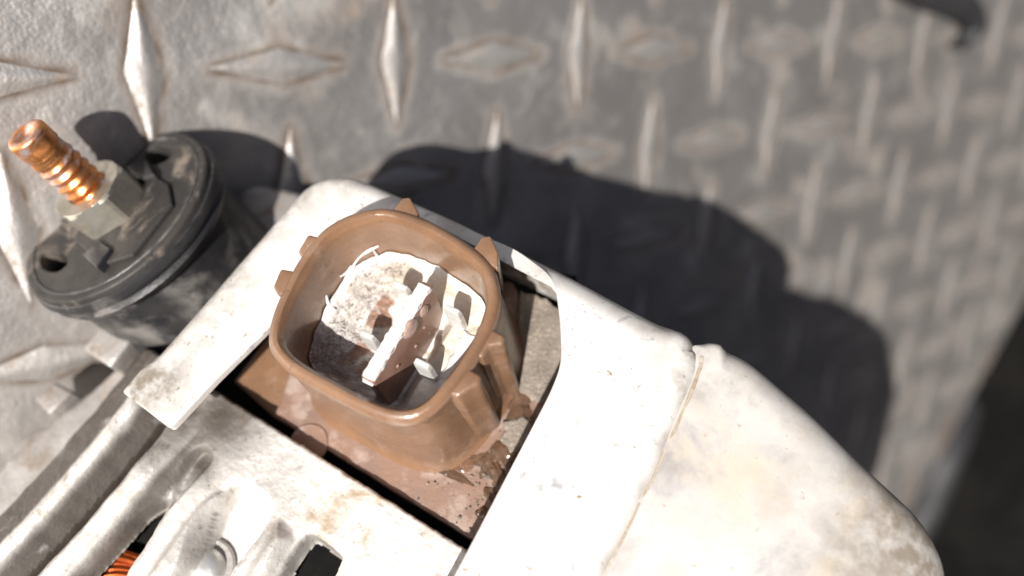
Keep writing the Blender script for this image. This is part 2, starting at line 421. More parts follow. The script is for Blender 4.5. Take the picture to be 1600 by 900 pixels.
# the lattice measured on the photograph: pitch 22.7 x 23.1 mm
for j in range(-7, 12):
    for i in range(-6, 22):
        x = 57.8 + 22.7 * i + .9 * j; y = -17.7 - 23.1 * j
        if (e2 - e1).cross(Vector((x, y, 0)) - e1).z * (e2 - e1).cross(Vector((0, 0, 0)) - e1).z < 0: continue
        if abs(ed.cross(Vector((x, y, 0)) - e1).z) < 12: continue
        c = w_pt(Vector((0, 0, 0)))
        # keep only what the photograph can see, with a margin
        vx = Vector((x, y, -CAMH)); cc = Xc * vx.x + Yc * vx.y + Zc * vx.z
        if cc.z < 20: continue
        px, py = 800 + F * cc.x / cc.z, 450 + F * cc.y / cc.z
        if not (-500 < px < 2000 and -500 < py < 1250): continue
        o = bpy.data.objects.new('lug', lm); col.objects.link(o); o.parent = floor
        o.location = (x * S, y * S, 0); o.rotation_euler.z = (0 if (i + j) % 2 == 0 else math.pi / 2) + random.uniform(-.02, .02)

# ---------------------------------------------------------------- beyond the plate's edge
bm = bmesh.new(); wnr = Vector((ed.y, -ed.x, 0)); wnr = wnr if wnr.dot(e1) > 0 else -wnr
for off in (95, 120):
    p1, p2 = e1 - ed * 900 + wnr * off, e1 + ed * 900 + wnr * off
    bm.faces.new([bm.verts.new(v) for v in ((p1.x, p1.y, -62), (p2.x, p2.y, -62), (p2.x, p2.y, 520), (p1.x, p1.y, 520))])
bm.verts.ensure_lookup_table(); vv = bm.verts
for a in range(4): bm.faces.new((vv[a], vv[(a + 1) % 4], vv[4 + (a + 1) % 4], vv[4 + a]))
finish('sky_block_wall', bm, M['ground'], kind='structure')  # guessed wall, added and made tall to block sky
bm = bmesh.new()
for x, y in ((-900, -1300), (1600, -1300), (1600, 1300), (-900, 1300)): bm.verts.new((x, y, -60))
bm.faces.new(bm.verts[:]); finish('ground', bm, M['ground'], kind='structure')
side = Vector((ed.y, -ed.x, 0)); side = side if side.dot(e1) > 0 else -side
def edge_pt(t, off, z): p = e1 + ed * t + side * off; return (p.x, p.y, z)
if (e2 - e1).dot(ed) < 0: ed = -ed
tag(tube('rail', [(*edge_pt(t, 34, -22), 7) for t in (-700, -200, 100, 400, 900)], M['rail']),
    'dark grey worn rail running below the cut edge of the tread plate', 'rail')
tag(tube('cable', [(*edge_pt(40, 70, -30), 9), (*edge_pt(70, 62, -22), 9), (*edge_pt(110, 78, -26), 9), (*edge_pt(170, 62, -34), 9)], M['rubber']),
    'blurred black cable in the dark gap beside the tread plate', 'cable')
p = plate_pt(1598, 755)
cl = blob('plastic_clip', 0, 0, 0, 11, 7, 6, M['cream'], None, seed=3); cl.location = Vector((p.x + 25, p.y + 6, -12)) * S
tag(cl, 'small blurred cream plastic piece at the right edge of the photo', 'clip')
hk = []
for x, y, z, r in ((1380, -70, 10, 5), (1450, -18, 8, 5), (1496, 2, 7, 4.6), (1518, 22, 6, 3.8), (1524, 44, 6, 3.2), (1508, 66, 5, 2.4), (1494, 74, 5, .9)):
    q = plate_pt(x, y); f = 1 - z / CAMH; hk.append((q.x * f, q.y * f, z, r))
tag(tube('rubber_hook', hk, M['rubber']), 'blurred black hook curling onto the far top corner of the tread plate', 'hook')

# ---------------------------------------------------------------- the alternator
alt = tag(empty('alternator', M_ALT), 'dirty aluminium car alternator with brown connector and copper coloured terminal stud lying on tread plate', 'alternator')

# cast body under everything
body = cont([(352, 330, 2), (372, 292, 3), (410, 285, 3), (470, 300, 2), (560, 340, 2), (900, 520, 5), (1110, 620, 5), (1340, 850, 6), (1460, 1080, 6), (1250, 1330, 10),
             (500, 1380, 10), (-150, 1250, 6), (-130, 960, 4), (-60, 800, 4), (20, 705, 3), (70, 660, 3), (140, 612, 2), (190, 560, 2), (270, 520, 2), (330, 430, 2)], -5, br=1.5, wd=34)
caster = cont([(1450, 880, 4), (1510, 950, 4), (1620, 1000, 8), (2000, 1340, 20), (2450, 2400, 20), (900, 1900, 20), (500, 1300, 8), (900, 1100, 5)], -12, br=2, wd=45)  # unseen extension of the housing, shaped for its shadow on the plate
slab('shadow_caster', caster, -12, M['cast'], alt, clampw=True)
slab('body', body, -5, M['cast'], alt, clampw=True, jitter=.5)
# small lugs of the casting below the insulator
prism('mounting_lug', LL([(128, 545), (165, 500), (212, 520), (172, 574)], 0), 0, -9, M['cast'], alt, bev=.5)
prism('mounting_lug', LL([(52, 622), (84, 596), (112, 612), (76, 648)], -3), -3, -9, M['cast'], alt, bev=.5)

# ribbed end casting with its openings: one relief surface, worked in the alternator's own millimetres
def polyd(px, h=3):
    P = [L(x, y, h) for x, y in px]
    P = spline(P, 4)
    P = [(p.x, p.y) for p in P]; xs = [p[0] for p in P]; ys = [p[1] for p in P]; bb = (min(xs) - 4, max(xs) + 4, min(ys) - 4, max(ys) + 4)
    def f(x, y):                            # signed distance, positive inside; -9 far away
        if not (bb[0] < x < bb[1] and bb[2] < y < bb[3]): return -9
        d = 1e9; c = False
        for k in range(len(P)):
            (x1, y1), (x2, y2) = P[k - 1], P[k]; dx, dy = x2 - x1, y2 - y1
            t = max(0, min(1, ((x - x1) * dx + (y - y1) * dy) / (dx * dx + dy * dy + 1e-9)))
            d = min(d, (x - x1 - t * dx) ** 2 + (y - y1 - t * dy) ** 2)
            if (y1 > y) != (y2 > y) and x < dx * (y - y1) / dy + x1: c = not c
        d = math.sqrt(d); return d if c else -d
    return f
def sst(a, b, x): t = max(0, min(1, (x - a) / (b - a))); return t * t * (3 - 2 * t)
slit0, slit1 = L(245, 672, 3), L(50, 900, 3); sd_ = (slit1 - slit0).normalized(); sp_ = Vector((-sd_.y, sd_.x)); sp_ = sp_ if sp_.dot(L(400, 700, 3) - slit0) > 0 else -sp_
PROF = ((-20, -7), (-15.5, -5), (-13.5, -1.5), (-11, 1.2), (-7.2, 4.2), (-5.2, 5.7), (-4.3, 6.2), (-3.4, 5.4), (-2.2, 2.8), (-1.15, .8), (-.6, -3.8), (.2, -4.2), (.8, 2.2), (1.4, 4.2), (2.6, 5.6), (4.2, 5.9), (5.2, 5.2), (6.1, 3.3), (7.0, 2.0), (8.2, 2.4), (9.5, 3))
def prof_at(c):
    if c <= PROF[0][0]: return PROF[0][1]
    for (a, b), (c1, d1_) in zip(PROF, PROF[1:]):
        if c <= c1: t = (c - a) / (c1 - a); return b + (d1_ - b) * t
    return 3
slot1 = polyd([(262, 776), (250, 812), (200, 892), (150, 985), (66, 985), (118, 902), (166, 850), (208, 804), (240, 782)])
slot2 = polyd([(350, 764), (372, 757), (400, 770), (418, 790), (422, 806), (402, 840), (352, 905), (300, 985), (235, 965), (288, 890), (311, 850), (329, 798)])
slot3 = polyd([(470, 838), (488, 833), (512, 848), (535, 868), (528, 888), (480, 985), (400, 970), (440, 880)])
slot4 = polyd([(640, 940), (700, 975), (640, 1060), (570, 1020)])
ribc = polyd([(338, 768), (300, 800), (262, 850), (200, 940), (140, 1040), (190, 1080), (250, 985), (300, 905), (318, 850), (330, 805), (350, 775)])
ribd = polyd([(436, 812), (410, 850), (360, 930), (320, 1000), (372, 1010), (412, 935), (446, 870), (458, 838)])
dip = polyd([(296, 712), (318, 698), (330, 716), (300, 752), (262, 790), (272, 752)])
face_r = polyd([(330, 612), (420, 668), (500, 718), (470, 735), (400, 745), (350, 740), (330, 700), (300, 660)])
def cast_h(u, v):
    q = Vector((u, v)); r = q - slit0; t = r.dot(sd_); c = r.dot(sp_) + .0028 * (t - 12) ** 2 - .35
    c += .25 * vn(u, v, .35, 21)
    h = prof_at(c)
    if c > 0: h = 3 + (h - 3) * sst(-3.5, 6, t) if h > 2 or t < -3 else h
    if t < 0 and c < .8: h = min(h, h) 
    if t < -1.0 and -.9 < c < .7: h = max(h, 2.2 - .4 * t * 0)
    d = ribc(u, v); h = max(h, 3 + 2.3 * sst(-.3, 2.2, d)) if d > -2 and c > 4 else h
    d = ribd(u, v); h = max(h, 3 + 1.5 * sst(-.3, 2, d)) if d > -2 else h
    d = dip(u, v); h -= 1.5 * sst(-.5, .7, d) if d > -2 else 0
    h += .16 * vn(u, v, .22, 31) + .10 * vn(u, v, .7, 33) + .045 * vn(u, v, 2.2, 37)
    w = .22 * vn(u, v, .4, 41)
    for fn, lo in ((slot1, -.6), (slot2, -1.7), (slot3, -1.2), (slot4, -2)):
        d = fn(u, v) + w
        if d > -1.2: h = h - .45 * sst(-.9, 0, d); h += (lo - h) * sst(0, .8, d)
    return h
ve = L(530, 733, 3).y; bm = bmesh.new(); G = .2
u0, u1, v0 = -46, 40, ve - 46; nu, nv = int((u1 - u0) / G), int((ve - v0) / G); grid = []
for j in range(nv + 1):
    row = []
    for i in range(nu + 1):
        u, v = u0 + i * G, ve - j * G; h = cast_h(u, v)
        if j < 2: h -= (.35, .08)[j]
        vj = v + (.22 * vn(u, 0, .5, 51) + .12 * vn(u, 0, 1.7, 52)) * max(0, 1 - j / 6)
        row.append(bm.verts.new((u, vj, h)))
    grid.append(row)
lowr = [bm.verts.new((w.co.x, w.co.y + .02, -5)) for w in grid[0]]
for i in range(nu): bm.faces.new((lowr[i], lowr[i + 1], grid[0][i + 1], grid[0][i]))
for a, b in zip(grid, grid[1:]):
    for i in range(nu):
        zz = max(a[i].co.z, a[i + 1].co.z, b[i].co.z, b[i + 1].co.z)
        if any(fn(a[i].co.x, a[i].co.y) > .85 for fn in (slot1, slot3, slot4)): continue
        if zz > -5.6: bm.faces.new((a[i], a[i + 1], b[i + 1], b[i]))
bmesh.ops.delete(bm, geom=[v for v in bm.verts if not v.link_faces], context='VERTS')
M['cast_relief'] = material('weathered_cast_aluminium', (.72, .70, .67), (.60, .58, .55),
    layers=(((.34, .265, .18), .14, .52, .72, .1, .8), ((.30, .27, .25), .5, .58, .74, .3, .6), ((.15, .115, .08), 2.0, .60, .72, 0, .8)),
    metallic=.35, rough=.45, rough2=.6, bump=((.3, .15), (1.6, .10), (5, .04)), scale=.07)
soil_shade(M['cast_relief'], (.070, .058, .048), .22, .10, .42, .5)
cast_dark = []
PXS = [(L(345, 650, 3), 8.5, 1.0), (L(290, 640, 3), 7, 1.0), (L(308, 722, 3), 4.5, 1.0), (L(250, 700, 3), 4, .7), (L(430, 745, 3), 5, .4), (L(300, 860, 3), 3.5, .5), (L(430, 840, 3), 3, .5)]  # dirt beside the strip, plus darkened hollow and slot edges
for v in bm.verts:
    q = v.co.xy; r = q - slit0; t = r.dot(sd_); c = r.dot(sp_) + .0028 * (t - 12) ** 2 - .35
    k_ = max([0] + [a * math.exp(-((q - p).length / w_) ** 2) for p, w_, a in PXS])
    if c < -5.0: k_ = max(k_, sst(-5.0, -6.2, c) * 1.0)  # rib sides: dirt, with their shade put into the colour
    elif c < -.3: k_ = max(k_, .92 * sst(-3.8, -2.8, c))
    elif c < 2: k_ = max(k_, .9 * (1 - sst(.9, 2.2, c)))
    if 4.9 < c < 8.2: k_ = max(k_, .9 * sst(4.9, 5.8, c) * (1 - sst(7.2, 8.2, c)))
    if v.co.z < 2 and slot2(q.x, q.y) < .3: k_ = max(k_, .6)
    if -1.3 < c < .8 and t > -1: k_ = 1.6  # slit and slot walls: shade painted into the colour
    cast_dark.append(k_)
ec = finish('end_casting', bm, M['cast_relief'], alt, smooth=60)
sa = ec.data.attributes.new('soil_shade', 'FLOAT', 'POINT')
for k_, v_ in enumerate(cast_dark): sa.data[k_].value = v_
prism('shade_sheet', LL([(320, 622), (430, 500), (560, 400), (900, 430), (930, 700), (900, 1000), (300, 1180), (60, 1060), (120, 880), (250, 740)], -4.6), -4.6, -4.8, M['dark'], alt, bev=0)  # black sheet under the opening, standing in for shade
# bolt in the pocket
bu, bv = L(322, 888, -1)
lathe('bolt_head', [(0, 1.5), (1.2, 1.4), (2.2, 1.05), (2.75, .4), (2.9, -.4), (2.9, -1.2)], M['bolt'], alt, local=Matrix.Translation(Vector((bu, bv, -.6)) * S))
lathe('washer', [(2.9, .1), (3.9, .25), (4.2, 0), (4.2, -.6)], M['cast'], alt, local=Matrix.Translation(Vector((bu, bv, -1.2)) * S))
# copper winding seen through the first opening
for k in range(9):
    pts = []
    for t in range(5):
        x, y = 100 + 32 * t + k * 3, 892 + k * 9 - 22 * math.sin(t / 4 * math.pi) - t * 4
        u, v = L(x, y, -3.2); pts.append((u, v, -3.2 + .35 * math.sin(k * 2.1) - .12 * k, .62))
    tube('copper_wire', pts, M['copper'], alt, n=8, sub=4)
# sheet cover: strip, far edge and broad right face in one C
HC = 13
cover = cont([(190, 612, .5, .3, 1.4), (214, 582, .5, .5, 3), (240, 550, .5, 2.6, 9), (330, 445, 2, 3, 11), (478, 276, 4.5, 3, 12), (540, 262, 3, 3, 14), (700, 333, 2, 2.6, 14), (870, 412, 2, 3.4, 14),
              (1010, 484, 2, 4.0, 14), (1088, 522, 2.2, 2.6, 14), (1092, 572, 2.5, 1.8, 3), (1030, 720, 2, 1.8, 3), (935, 915, 2, 1.8, 3), (820, 1150, 2, 1.8, 3),
              (590, 1120, 2, .3, 1.2), (729, 863, .3, .25, 1.2), (860, 612, 3, .25, 1.2), (877, 568, 3, .25, 1.2), (875, 500, 3, .25, 1.2), (866, 437, 2.5, .2, 1.1),
              (805, 392, 2, .2, 1.1), (640, 322, 2, .2, 1.1), (540, 345, 3, .25, 1.2), (490, 420, 3, .25, 1.2), (417, 516, 1, .25, 1.2), (338, 592, .6, .3, 1.4), (266, 670, .6, .3, 1.4)], HC)
def gauss(u, v, spots): 
    return max(a * math.exp(-((u - p.x) ** 2 + (v - p.y) ** 2) / (w * w)) for p, w, a in spots)
CS = [(L(x, y, HC), w, a) for x, y, w, a in ((200, 615, 4, 1.3), (240, 600, 5, 1.1), (300, 520, 4.5, .65), (360, 440, 5, .65), (420, 360, 5, .6), (470, 300, 5, .65), (540, 280, 4, .7), (620, 305, 3, .5), (700, 345, 2.5, .5),
      (330, 570, 3, .3), (860, 415, 3, .6), (960, 465, 2.6, .6), (1040, 505, 4, .7), (1085, 540, 3, 1.0), (1070, 600, 2.5, .9), (1040, 690, 1.6, .7), (1000, 770, 1.4, .6), (950, 880, 1.4, .6), (1050, 560, 4, .4))]  # darker spots along the cover's edges
strip0, strip1 = L(190, 612, HC), L(478, 276, HC); stn = (strip1 - strip0).normalized(); stp = Vector((-stn.y, stn.x)); stp = stp if stp.dot(L(400, 520, HC) - strip0) > 0 else -stp
def cover_soil_shade(u, v, z):
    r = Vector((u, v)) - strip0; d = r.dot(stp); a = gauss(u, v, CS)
    if -1 < r.dot(stn) < 42 and d < 3: a = max(a, .95 - .25 * d)  # darker towards the strip's outer edge
    return max(a, min(1, max(0, (HC - 1.6 - z) / 1.5)))  # inner wall darkens with depth: shade painted into the colour
soil_shade(M['cover'], (.20, .17, .135), .42, .24, .66, .65)
slab('cover', cover, HC, M['cover'], alt, fine=1.6, soil_shade_f=cover_soil_shade)
wa = L(1095, 570, 12); wb = L(940, 905, 12); wd_ = (wb - wa).normalized(); wn_ = Vector((-wd_.y, wd_.x)); wn_ = wn_ if wn_.dot(L(1300, 800, 12) - wa) > 0 else -wn_
def wing_h(u, v): s = (Vector((u, v)) - wa).dot(wn_); return -.00 * s - .0050 * max(0, s) ** 2
wing = cont([(1080, 540, .5, .3, 3), (1112, 530, 1.5, 1.2, 8), (1165, 548, 3, 3.6, 10), (1266, 622, 3, 4.4, 10), (1376, 716, 3, 4.6, 10), (1478, 792, 6, 4.8, 10), (1530, 868, 5, 4.8, 10), (1535, 985, 5, 4.6, 10),
             (1400, 1200, 6, 2, 10), (800, 1250, 2, .3, 3), (900, 940, 1, .3, 3), (1000, 730, 1, .3, 3)], HC - 1.1, br=.5)
WS = [(L(x, y, HC - 1), w, a) for x, y, w, a in ((1430, 820, 8, 1.2), (1480, 870, 7, 1.4), (1380, 860, 8, .9), (1350, 740, 5, .6), (1260, 650, 4, .5), (1180, 580, 4, .45), (1112, 545, 3, .7), (1095, 600, 2.5, .8), (1050, 720, 2, .6), (1250, 760, 7, .3))]  # grey-brown stain at the lower corner, darker spots along the edges
soil_shade(M['wing'], (.21, .18, .145), .30, .24, .66, .6)
slab('cover_wing', wing, HC - 1.1, M['wing'], alt, hf=wing_h, fine=1.8, soil_shade_f=lambda u, v, z: gauss(u, v, WS))
bar('cover_seam', [(1096, 550, .8, HC - .95), (1091, 585, .6, HC - 1.0), (1031, 722, .4, HC - 1.04), (939, 908, .4, HC - 1.04), (854, 1080, .4, HC - 1.04)], 0, M['seam'], alt, depth=1.2, flat=.8)

# brown moulded regulator under the opening
slab('regulator_body', cont([(447, 598, .3), (500, 440, .3), (800, 440, .5), (880, 600, 1), (905, 700, 1), (760, 850, .5), (735, 842, .5), (428, 650, .5)], 0, br=.35, wd=5), 0, M['base'], alt, bottom=True, jitter=.15)
prism('regulator_step', LL([(365, 596), (402, 548), (500, 420), (560, 470), (448, 640), (430, 655)], -1.3), -1.3, -6, M['brown'], alt, bev=.3)
slab('grit_patch', cont([(812, 452, .8), (846, 462, .8), (900, 500, 1), (890, 620, 1), (845, 632, 1.5), (812, 610, 1)], .6, br=.3, wd=.8), .6, M['grit'], alt, jitter=.6)
slab('grit_patch', cont([(782, 668, .8), (808, 648, .8), (838, 660, .8), (828, 692, .8), (800, 706, .8), (784, 694, .8)], .8, br=.5, wd=1), .8, M['grit'], alt, jitter=.9)
lathe('moulding_mark', [(0, .18), (2.3, .18), (2.75, .26), (2.95, .1), (3, -.2)], M['base'], alt, n=48, local=Matrix.Translation(Vector((*L(482, 692, .2), 0)) * S))

# connector ------------------------------------------------------
rimpx = [(424, 545), (421, 515), (430, 480), (447, 442), (470, 402), (498, 365), (524, 345), (555, 332), (598, 324), (640, 333), (690, 356), (735, 385), (765, 415), (776, 450), (774, 485), (760, 522), (735, 566), (705, 606), (672, 640), (640, 655), (600, 652), (555, 634), (500, 604), (450, 575)]
rim = spline([L(x, y, 22) for x, y in rimpx], 6)
rim = [(a + 2 * b + c) / 4 for a, b, c in zip(rim[-1:] + rim[:-1], rim, rim[1:] + rim[:1])]
rn = normals(rim)
def ring_at(bm, off, h, wob=0): return [bm.verts.new((p.x + n.x * (off + wob * noise.noise(Vector((p.x * .25, p.y * .25, h)))), p.y + n.y * (off + wob * noise.noise(Vector((p.x * .25, p.y * .25, h)))), h)) for p, n in zip(rim, rn)]
bm = bmesh.new()
prof = [(-2.1, -.3), (-1.6, .25), (-1.1, .9), (-.85, 2.2), (-.6, 6), (-.3, 13), (-.1, 17.5), (-.05, 19.6), (-.35, 20.0), (-.4, 20.9), (-.15, 21.5), (.2, 21.85), (.6, 22), (1.0, 21.95), (1.2, 21.7), (1.3, 21.3), (1.5, 21.1), (1.62, 20.6), (1.75, 19), (2.1, 14), (2.35, 8)]
rg = [ring_at(bm, o, h, .12) for o, h in prof]
for a, b in zip(rg, rg[1:]):
    for i in range(len(a)): bm.faces.new((a[i - 1], a[i], b[i], b[i - 1]))
shell = finish('connector_shell', bm, M['brown'], alt)
conn = shell
def rimloc(pts, h=21.5): return LL(pts, h)
prism('keying_tab', rimloc([(464, 391), (480, 364), (506, 371), (486, 404), (471, 403)]), 21.2, 17.5, M['brown'], conn, bev=.35)
prism('keying_tab', rimloc([(425, 446), (437, 418), (466, 423), (448, 460), (432, 459)]), 21.2, 17.5, M['brown'], conn, bev=.35)
prism('locking_wedge', rimloc([(608, 334), (628, 308), (640, 307), (654, 331), (650, 348)]), 21.4, 14, M['brown'], conn, bev=.3, taper=.7)
prism('locking_wedge', rimloc([(735, 392), (752, 368), (766, 366), (778, 392), (778, 420)]), 21.2, 12, M['brown'], conn, bev=.3, taper=.75)
prism('guide_rail', rimloc([(735, 548), (746, 506), (760, 508), (788, 523), (786, 537), (764, 540), (752, 560)]), 21.3, .2, M['brown'], conn, bev=.45)
prism('guide_rail', rimloc([(690, 612), (712, 574), (728, 572), (752, 586), (748, 600), (734, 606), (716, 620)]), 21.3, .2, M['brown'], conn, bev=.45)

# well floor with its white crust
inner = [(p + n * 2.25) for p, n in zip(rim, rn)]
cen = sum(inner, Vector((0, 0))) / len(inner)
WF = 12.2
def poly_in(px, x, y):
    c = False
    for i in range(len(px)):
        (x1, y1), (x2, y2) = px[i - 1], px[i]
        if (y1 > y) != (y2 > y) and x < (x2 - x1) * (y - y1) / (y2 - y1) + x1: c = not c
    return c
A1, A2 = L(665, 441, 20), L(572, 592, 20); bd = (A2 - A1).normalized(); bnrm = Vector((-bd.y, bd.x)); bnrm = bnrm if bnrm.dot(L(700, 560, 17.5) - A1) > 0 else -bnrm
me_b = bmesh.new(); cl_ = me_b.loops.layers.color.new('grime') if False else None
NR = 60; rings = [[me_b.verts.new((cen.x, cen.y, WF))]]; 
def floor_h(p, s):
    z = WF + .45 * vn(p.x, p.y, .35, 1) + .22 * vn(p.x, p.y, 1.1, 5) + .10 * vn(p.x, p.y, 3, 8)
    side_ = (p - A1).dot(bnrm); al_ = (p - A1).dot(bd)
    if 0 < side_ < 5 and -1 < al_ < 17: z -= 3.6 * min(1, side_ / .8) * max(0, 1 - (max(0, side_ - 1.5) / 2.2)) * min(1, (17 - al_) / 3) * min(1, (al_ + 1) / 3)
    if s > .82: z += ((s - .82) / .18) ** 2 * (.7 + .9 * vn(p.x, p.y, .5, 11))
    return z
for k in range(1, NR + 1):
    s = k / NR; ring = []
    for p in inner:
        q = cen + (p - cen) * (s * .995); ring.append(me_b.verts.new((q.x, q.y, floor_h(q, s))))
    rings.append(ring)
n_ = len(inner)
for i in range(n_): me_b.faces.new((rings[0][0], rings[1][i - 1], rings[1][i]))
for a, b in zip(rings[1:], rings[2:]):
    for i in range(n_): me_b.faces.new((a[i - 1], a[i], b[i], b[i - 1]))
# soiled colours laid out where the crust is missing or speckled
bare = [L(x, y, WF) for x, y in ((600, 478), (588, 500), (566, 545), (548, 560), (602, 500), (530, 590), (570, 575))]
speck = [(L(545, 505, WF), 5.5), (L(575, 445, WF), 4.5), (L(610, 418, WF), 3.6), (L(535, 545, WF), 4.5)]
cols = []
def paint(p):
    edge = min((Vector((p.x, p.y)) - b).length for b in inner)
    white = Vector((.66, .64, .62)); cream = Vector((.56, .50, .41)); brown = Vector((.28, .165, .115)); dk = Vector((.07, .055, .05)); grey = Vector((.33, .29, .26))
    q = Vector((p.x, p.y)); c = white.lerp(cream, max(0, min(1, .45 + .9 * vn(q.x, q.y, .2, 2) + .05 * (q - cen).dot(Vector((.6, .8))))))
    d = min((q - b).length for b in bare); e = d + 1.1 * vn(q.x, q.y, .8, 4)
    sp = max(math.exp(-((q - s).length / r) ** 2) for s, r in speck)
    k = vn(q.x, q.y, 2.0, 7) + .7 * vn(q.x, q.y, 4.6, 17)
    c = c.lerp(grey, max(0, min(1, sp * (.55 + k * .6))))
    if e < 1.5: c = brown.lerp(c, max(0, min(1, (e - 1.0) / .5)))
    if edge < 1.2: c = c.lerp(Vector((.78, .76, .74)), min(1, (1.2 - edge) / .5) * min(1, max(0, .7 + 1.5 * vn(q.x, q.y, .6, 61))))
    low = (q - cen).dot((L(520, 610, WF) - cen).normalized())
    if low > 6.0: c = c.lerp(grey if k > 0 else brown, min(1, (low - 6.0) / 2 * (.6 + k)) if (low - 6) * (.6 + k) > 0 else 0)
    return c
pos = [v.co.copy() for v in me_b.verts]
floor_o = finish('well_floor', me_b, M['crust'], conn)
floor_o.data.color_attributes.new('grime', 'FLOAT_COLOR', 'POINT'); floor_o.data.attributes.new('speck', 'FLOAT', 'POINT')
ca = floor_o.data.color_attributes['grime']; fa_ = floor_o.data.attributes['speck']
for i, p in enumerate(pos):
    fa_.data[i].value = min(1, max(0, (min((Vector((p.x, p.y)) - b).length for b in inner) - .5) / .8)) * min(1, .08 + max(math.exp(-((Vector((p.x, p.y)) - s).length / r) ** 2) for s, r in speck))
    c = paint(p); ca.data[i].color = (max(0, c.x), max(0, c.y), max(0, c.z), 1)
m = material('crusted_well_floor', (.8, .8, .8), rough=.35, rough2=.65, bump=((1.3, .16), (5, .09)), scale=.6)
nt = m.node_tree; at_ = node(nt, 'ShaderNodeVertexColor', layer_name='grime'); 
tc_ = node(nt, 'ShaderNodeTexCoord'); vm_ = node(nt, 'ShaderNodeVectorMath', operation='SCALE'); vm_.inputs[3].default_value = 1000; nt.links.new(tc_.outputs['Object'], vm_.inputs[0])
sf = noise_fac(nt, vm_.outputs[0], 1.5, .50, .60, detail=8, rough=.75, dist=1.2); fa = node(nt, 'ShaderNodeAttribute', attribute_name='speck')
mu = node(nt, 'ShaderNodeMath', operation='MULTIPLY'); nt.links.new(sf, mu.inputs[0]); nt.links.new(fa.outputs['Fac'], mu.inputs[1])
nt.links.new(mixc(nt, mu.outputs[0], at_.outputs[0], (.13, .105, .09)), nt.nodes['Principled BSDF'].inputs['Base Color'])
floor_o.data.materials[0] = m

# divider blade, contacts, droplets
TH = .95
def bp(t, o): return A1 + bd * t + bnrm * o
BL = (A2 - A1).length
M['blade'] = material('crusted_brown_blade', (.24, .135, .10), (.29, .175, .135), layers=(((.80, .78, .78), .28, .66, .72, 0, .5), ((.5, .4, .38), .8, .64, .74, 0, .5)), rough=.3, rough2=.45, bump=((.6, .06),), coat=.1, scale=.3)
blade = prism('divider_blade', [bp(0, -TH), bp(.6, -TH - .05), bp(BL, -TH), bp(BL + .1, TH), bp(0, TH)], 19.8, WF - 6, M['blade'], conn, bev=.4)
bm = bmesh.new()                                      # crust along its back
nl, nw = 70, 12; g = []
for i in range(nl + 1):
    row = []
    for j in range(nw + 1):
        t = -.25 + (BL + .6) * i / nl; o_ = -1 + 2 * j / nw
        endf = min(1, min(i, nl - i) / 3)
        ww = (TH + .06 + .08 * vn(t, 0, 1.0, 3)) * (.75 + .25 * endf)
        z = 19.75 + .25 * (1 - abs(o_) ** 3) * endf + .10 * vn(t, o_, 1.8, 6) - (abs(o_) > .93) * (.25 + .6 * vn(t, o_ * 3, .9, 9)) - (1 - endf) * .8
        q = bp(t, o_ * ww); row.append(bm.verts.new((q.x, q.y, z)))
    g.append(row)
for a, b in zip(g, g[1:]):
    for j in range(nw): bm.faces.new((a[j], b[j], b[j + 1], a[j + 1]))
finish('crust', bm, M['crust'], blade)
zaxis = Vector((0, 0, 1))
def on_blade(x, y, off=.05):                          # a pixel on the blade's right-hand face
    r = ray(x, y); o_ = bp(0, TH + off); P0 = loc2cam((o_.x, o_.y, 14)); nc = Ax * bnrm.x + Ay * bnrm.y
    p = r * (P0.dot(nc) / r.dot(nc)) - O; return Vector((p.dot(Ax), p.dot(Ay), p.dot(N)))
Mb = Matrix((Vector((bd.x, bd.y, 0)), zaxis, Vector((bnrm.x, bnrm.y, 0)))).transposed().to_4x4()
M['drop'] = material('water_drop', (.62, .45, .38), (.6, .42, .36), rough=.05, trans=.5, bump=(), spec=.7)
for x, y, r, sd in ((641, 514, 1.45, 1), (662, 486, .85, 2), (650, 541, .3, 3), (663, 512, .25, 5), (622, 572, .3, 6)):
    p = on_blade(x, y); lc = Matrix.Translation(p * S) @ Mb
    blob('droplet', 0, 0, 0, r, r * 1.15, r * .45, M['drop'], blade, seed=sd, wob=.12, local=lc)
M['pin'] = material('crusted_contact', (.66, .66, .64), (.52, .52, .50), layers=(((.45, .40, .36), .8, .60, .72, .3, .4),), metallic=.15, rough=.3, rough2=.5, bump=((1.5, .12), (5, .05)), scale=.5)
def pin(x, y, top, w, t, ang=0):
    top += 2.6; c = L(x, y, top); d = bd.copy(); d.rotate(Matrix.Rotation(ang, 2)); nn = Vector((-d.y, d.x))
    bm = bmesh.new(); secs = [(WF - 5, 1, 1), (top - 1.6, 1, 1), (top - .45, .95, .92), (top, .75, .72)]; rr = []
    for z, a, b in secs:
        rr.append([bm.verts.new((*(c + d * (w / 2 * a * su) + nn * (t / 2 * b * sv)), z)) for su, sv in ((-1, -1), (1, -1), (1, 1), (-1, 1))])
    for a, b in zip(rr, rr[1:]):
        for i in range(4): bm.faces.new((a[i - 1], a[i], b[i], b[i - 1]))
    bm.faces.new(rr[0]); bm.faces.new(rr[-1]); bmesh.ops.recalc_face_normals(bm, faces=bm.faces)
    bmesh.ops.bevel(bm, geom=list(bm.edges), offset=.1, segments=2, affect='EDGES', clamp_overlap=True)
    return finish('contact_pin', bm, M['pin'], conn)
pin(706, 483, 15.2, .9, 2.5); pin(659, 567, 15.2, .9, 2.6)
pin(625, 446, 15.2, .9, 2.6); pin(573, 523, 15.2, .9, 2.4)
# crusted foot between the right-hand contacts
bm = bmesh.new(); 
slab('crust_shelf', [(v, .5, 2) for v in spline([L(x, y, 13.6) for x, y in ((722, 512), (744, 524), (738, 560), (708, 600), (684, 612), (672, 604), (682, 585), (704, 548))], 6)], 12.6, M['crust'], conn, jitter=.5)
bm.free()
